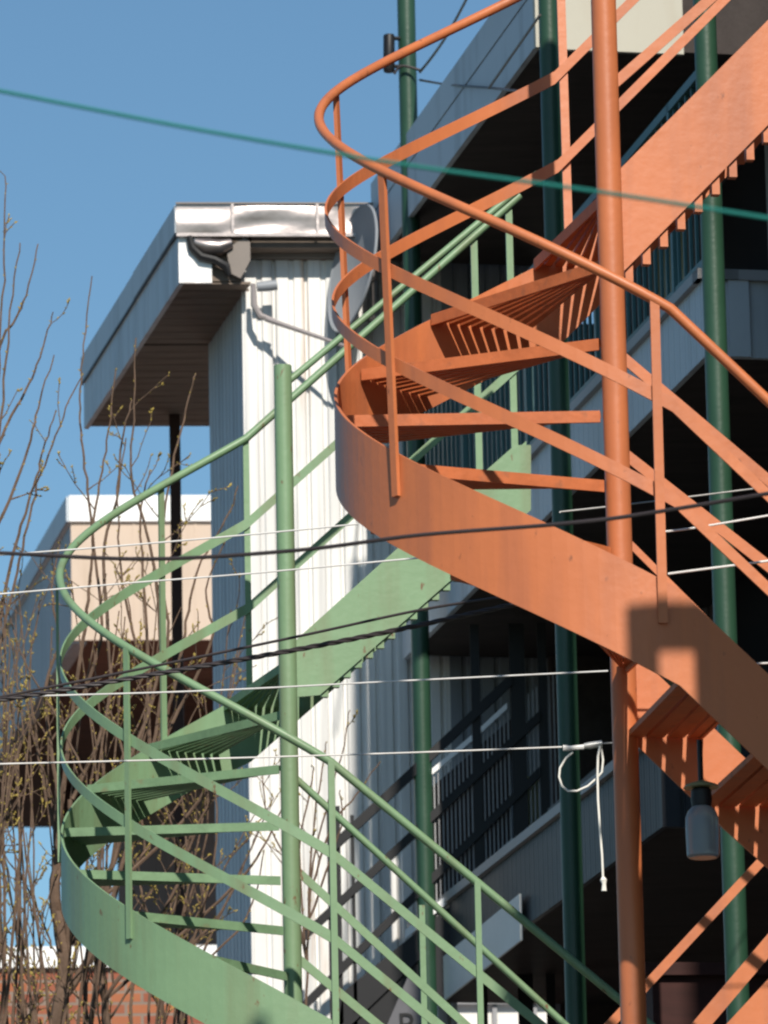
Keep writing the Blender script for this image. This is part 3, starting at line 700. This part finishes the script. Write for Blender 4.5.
# ------------------------------------------------------------------ wires
def wire(pts, D0, D1_, rad, m, label, sag=0, name='overhead_wire', grp=None, twist=0):
    # pts in image, depth varying linearly with x; smooth through the points
    P3 = []
    x0, x1 = pts[0][0], pts[-1][0]
    for x, y in pts: P3.append(at(x, y, D0 + (D1_ - D0) * (x - x0) / (x1 - x0)))
    out = []
    for i in range(len(P3) - 1):
        a = P3[max(i - 1, 0)]; b = P3[i]; c = P3[i + 1]; d = P3[min(i + 2, len(P3) - 1)]
        for k in range(8):
            t = k / 8; out.append(.5 * ((2 * b) + (c - a) * t + (2 * a - 5 * b + 4 * c - d) * t * t + (3 * b - a - 3 * c + d) * t ** 3))
    out.append(P3[-1])
    # spans run on to the next supports, well outside the picture
    if pts[0][0] < 0: out = [out[0] + (out[0] - out[3]).normalized() * 14 + Z * .5, out[0] + (out[0] - out[3]).normalized() * 5] + out
    if pts[-1][0] > 800: out = out + [out[-1] + (out[-1] - out[-4]).normalized() * 4]
    mb = MB()
    if twist:
        fine = []; L = 0.0
        for i in range(len(out) - 1):
            for k in range(6): fine.append(out[i].lerp(out[i + 1], k / 6))
        fine.append(out[-1])
        for ph in (0, 2.1, 4.2):
            q = []; L = 0.0
            for i, p in enumerate(fine):
                if i: L += (p - fine[i - 1]).length
                a = L / twist * 2 * pi + ph; q.append(p + Z * sin(a) * rad * .55 + V((0, 1, 0)) * cos(a) * rad * .55)
            mb.tube(q, rad * .55, 6)
    else: mb.tube(out, rad, 8)
    return tag(mb.build(name, m, smooth=True, origin=P3[0]), label, 'wire', grp)
wire([(-60, 79), (0, 91), (200, 130), (400, 164), (600, 192), (830, 228)], 9.4, 8.8, .0032, 'wire_teal', 'thick teal cable slanting across the top of the picture, out of focus')
wire([(-60, 552), (0, 553), (150, 559), (300, 550), (420, 535), (560, 524), (650, 513), (830, 483)], 15, 14, .0052, 'wire_black', 'black cable across the middle passing in front of the orange band')
wire([(-60, 705), (0, 700), (150, 675), (300, 649), (420, 625), (560, 594)], 19.6, 19.2, .0085, 'wire_black', 'thick black twisted cable dipping to the left edge in front of the green pole', twist=.16)
wire([(-60, 708), (0, 697), (150, 667), (300, 636), (420, 610), (510, 596)], 19.8, 19.4, .0048, 'wire_black', 'thin black cable running just above the thick twisted cable')
wire([(-60, 559), (0, 555), (130, 545), (256, 534), (358, 524)], 20.4, 20, .0031, 'wire_white', 'pale thin wire, upper one of the pair crossing the beige wall')
wire([(-60, 598), (0, 594), (130, 583), (256, 573), (430, 557), (545, 548)], 20.6, 20.2, .0031, 'wire_white', 'pale thin wire, lower one of the pair crossing the beige wall')
wire([(-60, 699), (0, 697), (200, 691), (400, 681), (608, 671)], 21.2, 20.6, .0031, 'wire_white', 'pale thin wire crossing the green band and ending behind the orange pole')
wire([(-60, 766), (0, 764), (200, 759), (400, 753), (562, 747)], 20.9, 21.6, .0031, 'wire_white', 'pale thin wire ending at the metal clamp beside the dark green post')
wire([(668, 574), (690, 571), (830, 553)], 17.15, 17.15, .0036, 'wire_white', 'pale cable piece behind the orange baluster at right')
wire([(660, 532), (700, 527), (830, 505)], 17.2, 17.2, .0032, 'wire_white', 'pale wire above the other pale cable at the right edge')
wire([(560, 512), (640, 503), (760, 488), (830, 480)], 21, 24, .0032, 'wire_white', 'thin pale wire glinting behind the orange bars at right')
wire([(752, 664), (790, 662), (840, 660)], 17.4, 17.4, .003, 'wire_white', 'short pale wire at the right edge beyond the orange band')
# service drop on the first post
P1 = posts[0]
ins = thing('insulator', 'black cylindrical insulator bracketed to the tallest dark green post', 'insulator', at(388, 73, P1.y))
ia, ib = at(389, 35, P1.y - .05), at(389, 72, P1.y - .05)
MB().tube([ib, ib + Z * .01, (ia + ib) / 2, ia - Z * .01, ia], [.028, .034, .034, .034, .03], 14).build('body', 'black', ins, smooth=True)
for y_ in (38, 66): MB().tube([at(384, y_, P1.y - .05), at(400, y_ + .5, P1.y - .03)], .012, 8).build('bracket', 'black', ins, smooth=True)
wire([(420, 72), (432, 57), (447, 35), (466, 0), (480, -30)], P1.y - .1, P1.y - 3, .008, 'wire_black', 'black service wire rising steeply from the tallest post to the top edge')
wire([(394, 74), (402, 66), (420, 70)], P1.y - .08, P1.y - .1, .008, 'wire_black', 'short black jumper wire looping under the insulator')
wire([(420, 80), (450, 85), (490, 88), (518, 91)], P1.y - .1, 29.6, .007, 'wire_black', 'black wire running level from the tallest post toward the roof fascia')
wire([(489, 88), (512, 55), (540, 15)], 30.5, 28.9, .007, 'wire_black', 'black wire branching upward across the grey roof fascia')

# clamp, loop and hanging tail at the dark green post
cx = 21.6
ck = thing('wire_clamp', 'grey dead end clamp on the pale wire beside the dark green post', 'clamp', at(575, 748, cx))
MB().tube([at(563, 748, cx), at(571, 748, cx), at(584, 747, cx)], [.012, .009, .010], 8).build('eye', 'wire_white', ck, smooth=True)
MB().tube([at(584, 746, cx), at(590, 745.5, cx), at(602, 743.5, cx)], [.010, .013, .012], 10).build('sleeve', 'clamp', ck, smooth=True)
MB().tube([at(602, 743.5, cx), at(618, 742.5, cx + .02)], .003, 6).build('tail', 'clamp', ck, smooth=True)
lp_ = [(573, 752), (566, 758), (560, 768), (559, 777), (562, 786), (568, 791), (577, 791), (588, 786), (597, 778), (602, 772), (603, 760), (601, 746)]
tag(MB().tube([at(x, y, cx + .01) for x, y in lp_], .0042, 8).build('rope_loop', 'rope', smooth=True, origin=at(575, 790, cx)), 'pale rope looped under the metal clamp', 'rope')
tl = [(600, 746), (598, 756), (597.5, 775), (598, 800), (600, 830), (602, 855), (603, 878)]
tr_ = MB(); tr_.tube([at(x, y, cx - .01) for x, y in tl], .0045, 8)
tr_.tube([at(603, 877, cx - .01), at(603.5, 880, cx - .01), at(604, 884, cx - .01), at(604, 891, cx - .01)], [.006, .013, .008, .010], 8)
tag(tr_.build('rope', 'rope', smooth=True, origin=at(604, 891, cx)), 'pale rope end with a knot hanging straight down from the clamp', 'rope')

# ------------------------------------------------------------------ jar lamp
ly = 17.0
lt = thing('jar_lamp', 'frosted glass jar lamp with black neck and small enamel shade under the orange steps', 'lamp', at(701, 858, ly))
def lz(y): return at(701, y, ly)
top = lz(786)
c1 = V((top.x, top.y, 0))
pr_ = [(858, .040), (856, .047), (830, .049), (818, .048), (811, .040), (806, .026)]
MB().tube([V((c1.x, c1.y, lz(y).z)) for y, r in pr_], [r for y, r in pr_], 20).build('glass_jar', 'glass', lt, smooth=True)
MB().tube([V((c1.x, c1.y, lz(y).z)) for y in (850, 818)], [.024, .02], 12).build('bulb', 'dish', lt, smooth=True)
MB().tube([V((c1.x, c1.y, lz(y).z)) for y in (807, 800, 790, 787)], [.028, .031, .029, .018], 16).build('neck', 'black', lt, smooth=True)
MB().tube([V((c1.x, c1.y, lz(y).z)) for y in (788, 785, 781)], [.052, .046, .013], 20).build('lamp_shade', 'shade_plate', lt, smooth=True)
MB().tube([V((c1.x, c1.y, lz(782).z)), V((c1.x, c1.y, lz(740).z))], .008, 8).build('stem', 'black', lt, smooth=True)

# ------------------------------------------------------------------ bare trees with buds
class Tree:
    def __init__(s, label, seed, base):
        s.r = random.Random(seed); s.br = MB(); s.tk = MB(); s.bd = MB()
        s.root = thing('bare_tree', label, 'tree', V((base.x, base.y, 0)), 'bare budding trees by the green stair')
    def bud(s, p, d, sz):
        a = d.cross(V((s.r.random(), s.r.random(), s.r.random() + .1))).normalized(); b = d.cross(a)
        m = p + d * sz * .9
        s.bd.add([p, m + a * sz * .5, m - a * .5 * sz, m + b * .5 * sz, m - b * .5 * sz, p + d * sz * 2.1], [(0, 1, 3), (0, 3, 2), (0, 2, 4), (0, 4, 1), (5, 3, 1), (5, 2, 3), (5, 4, 2), (5, 1, 4)])
    def twig(s, p, d, L, r, depth):
        n = max(4, int(L / .07)); pts = [p]; rs = [r]; q = p.copy(); dd = d.copy()
        for i in range(n):
            dd = (dd + V((s.r.gauss(0, .14), s.r.gauss(0, .14), s.r.gauss(.02, .09)))).normalized()
            q = q + dd * (L / n); pts.append(q); rs.append(max(.0022, r * (1 - .75 * (i + 1) / n)))
            if depth > 0 and i > 0 and s.r.random() < .42:
                a = V((s.r.gauss(0, 1), s.r.gauss(0, .6), s.r.gauss(.2, .5))).normalized()
                s.twig(q, (dd + a * .75).normalized(), L * s.r.uniform(.22, .5) * (1 - .4 * i / n), rs[-1] * .7, depth - 1)
            if s.r.random() < .9:
                a = V((s.r.gauss(0, 1), s.r.gauss(0, 1), s.r.gauss(.3, .6))).normalized()
                s.bud(q, (dd * .6 + a * .8).normalized(), s.r.uniform(.005, .010))
        for k in range(s.r.randint(1, 3)):
            a = V((s.r.gauss(0, 1), s.r.gauss(0, 1), s.r.gauss(.3, .6))).normalized()
            s.bud(q - dd * .012 * k, (dd + a * .55).normalized(), s.r.uniform(.006, .0125))
        s.br.tube(pts, rs, 5)
    def stem(s, px, D, r0, r1, dens=.5, tw=.5, D2=None, trunk=False):
        # px listed from root to tip
        P = []; n = len(px); D2 = D if D2 is None else D2
        for i, (x, y) in enumerate(px): P.append(at(x, y, D + (D2 - D) * i / max(1, n - 1)))
        pts = []; rs = []
        for i in range(n - 1):
            a, b, c, d = P[max(i - 1, 0)], P[i], P[i + 1], P[min(i + 2, n - 1)]
            for k in range(5):
                t = k / 5; p = .5 * ((2 * b) + (c - a) * t + (2 * a - 5 * b + 4 * c - d) * t * t + (3 * b - a - 3 * c + d) * t ** 3)
                pts.append(p + V((s.r.gauss(0, .0028), s.r.gauss(0, .008), 0))); f = (i + t) / (n - 1); rs.append(r0 + (r1 - r0) * f)
        pts.append(P[-1]); rs.append(r1)
        (s.tk if trunk else s.br).tube(pts, rs, 8 if trunk else 6)
        for i in range(1, len(pts)):
            seg = (pts[i] - pts[i - 1]); L = seg.length; dd = seg.normalized() if L > 0 else Z
            k = 0
            while s.r.random() < dens * L / .1 * .5 and k < 3:
                k += 1
                a = V((s.r.gauss(0, 1), s.r.gauss(0, .6), s.r.gauss(.25, .4))).normalized()
                s.twig(pts[i], (dd * .8 + a * .8).normalized(), tw * s.r.uniform(.3, 1), min(.006, rs[i] * .6), 1)
            for k in range(max(1, int(L / .045))):
                if s.r.random() < .7 and rs[i] < .012:
                    a = V((s.r.gauss(0, 1), s.r.gauss(0, 1), s.r.gauss(.3, .5))).normalized(); s.bud(pts[i - 1] + seg * s.r.random(), (dd * .6 + a * .8).normalized(), s.r.uniform(.005, .010))
    def done(s):
        if s.tk.v: s.tk.build('trunk', 'bark', s.root, smooth=True)
        s.br.build('branches', 'bark', s.root, smooth=True); s.bd.build('buds', 'bud', s.root)['kind'] = 'stuff'

# tree at the left edge
D = 26.6
t1 = Tree('bare budding tree whose thin twigs rise against the sky at the far left', 11, at(-30, 1100, D))
b0 = at(-40, 1024, D)
t1.tk.tube([V((b0.x, b0.y, 0)), V((b0.x - .03, b0.y, 2.5)), b0, at(-35, 800, D)], [.07, .055, .04, .02], 10)
for st in ([(-35, 800), (-25, 600), (-6, 430), (1, 330), (4, 250), (5, 176)], [(-30, 700), (-10, 520), (3, 400), (10, 310), (20, 243)],
           [(-30, 650), (-16, 440), (0, 345), (14, 322), (26, 295), (38, 244)], [(-30, 760), (-12, 500), (2, 437), (18, 405), (32, 378), (44, 345), (53, 312)],
           [(-20, 560), (10, 500), (30, 440), (40, 400), (54, 355)], [(-30, 900), (-8, 700), (6, 620), (20, 560), (32, 505), (48, 455), (66, 408), (82, 372)],
           [(-30, 820), (5, 590), (22, 525), (36, 478), (46, 442), (56, 410)]):
    t1.stem(st, D, .0095, .003, .30, .24)
for i in range(11):
    x = random.uniform(-30, 30); yt = random.uniform(580, 820); sl_ = random.uniform(-20, 60)
    t1.stem([(x - 10, 1090), (x + sl_ * .3, 960), (x + sl_ * .6 + random.uniform(-8, 8), (960 + yt) / 2), (x + sl_ + random.uniform(-10, 10), yt)], D + random.uniform(-.8, .8), random.uniform(.008, .012), .003, .30, .38)
t1.done()
# the main tree behind the green stair
D = 27.6
t2 = Tree('bare budding tree with dark forked trunk between green steps and beige wall', 5, at(60, 1100, D))
b0 = at(56, 1030, D)
t2.tk.tube([V((b0.x, b0.y, 0)), V((b0.x + .02, b0.y, 3)), b0], [.10, .08, .038], 12)
t2.stem([(56, 1030), (64, 960), (55, 900), (57, 850), (60, 780)], D, .036, .018, .15, .5, trunk=True)
t2.stem([(66, 960), (72, 900), (76, 850), (70, 800)], D, .022, .012, .2, .5, trunk=True)
t2.stem([(62, 1000), (92, 950), (102, 900), (120, 840)], D, .022, .012, .25, .5, trunk=True)
t2.stem([(110, 1060), (104, 1000), (100, 960), (112, 900)], D + .5, .02, .012, .25, .5, trunk=True)
for st in ([(58, 850), (70, 740), (100, 640), (95, 560), (88, 490), (82, 440), (80, 400), (84, 345), (92, 276)],
           [(60, 800), (80, 660), (88, 600), (92, 560), (95, 510), (102, 470), (110, 420), (116, 368)],
           [(72, 800), (110, 700), (104, 560), (116, 500), (122, 440), (132, 400)],
           [(120, 840), (150, 700), (135, 640), (125, 600), (120, 560), (118, 500), (126, 438)],
           [(110, 800), (152, 700), (160, 620), (150, 545), (132, 480), (133, 420), (136, 338)],
           [(112, 900), (150, 760), (168, 640), (160, 560), (172, 470), (186, 410), (196, 374)],
           [(120, 840), (160, 740), (180, 660), (190, 600), (202, 560), (226, 520), (238, 486)],
           [(120, 840), (170, 730), (212, 640), (206, 590), (226, 540)],
           [(60, 800), (45, 700), (58, 640), (52, 590), (60, 540)],
           [(58, 850), (40, 760), (30, 680), (40, 600)],
           [(150, 760), (146, 620), (140, 520), (150, 470)], [(102, 900), (200, 800), (225, 720), (240, 650)],
           [(104, 1000), (170, 900), (200, 820), (235, 760)], [(104, 1000), (220, 900), (262, 850), (285, 800)]):
    t2.stem(st, D + random.uniform(-.5, .6), .0105, .0032, .22, .36)
for i in range(36):
    x = random.uniform(-5, 215); yt = random.uniform(560, 900); sl_ = random.uniform(-70, 90); xm = 55 + (x - 55) * .75
    t2.stem([(xm, 1090), (xm + sl_ * .2 + random.uniform(-12, 12), 985), (x + sl_ * .5 + random.uniform(-12, 12), (985 + yt) / 2), (x + sl_ + random.uniform(-12, 12), yt)], D + random.uniform(-.9, 1.2), random.uniform(.006, .012), .003, .42, .34)
for i in range(20):
    x = random.uniform(-10, 200); y0 = random.uniform(700, 1000); dx = random.choice((-1, 1)) * random.uniform(40, 110)
    t2.stem([(x, y0 + 60), (x + dx * .3, y0 + random.uniform(-20, 20)), (x + dx * .7, y0 - 50), (x + dx, y0 - random.uniform(90, 160))], D + random.uniform(-.9, 1.2), random.uniform(.004, .007), .0025, .7, .30)
t2.done()
# small one before the white wall
D = 28.5
t3 = Tree('small bare sapling with upright twigs in front of the sunlit white wall', 3, at(312, 1100, D))
b0 = at(306, 1030, D)
t3.tk.tube([V((b0.x, b0.y, 0)), V((b0.x + .03, b0.y, 3)), b0], [.04, .03, .018], 10)
for st in ([(306, 1030), (308, 930), (316, 850), (332, 790), (344, 745), (350, 710)], [(308, 930), (312, 830), (322, 770), (326, 742)], [(308, 900), (330, 830), (356, 795), (380, 762)], [(306, 960), (300, 850), (312, 780), (312, 765)],
           [(306, 960), (290, 870), (268, 820), (262, 770)], [(306, 930), (330, 860), (342, 820), (340, 790)]):
    t3.stem(st, D, .007, .0028, .30, .3)
t3.done()

for o_ in bpy.data.objects:
    if '_org' in o_.keys(): del o_['_org']
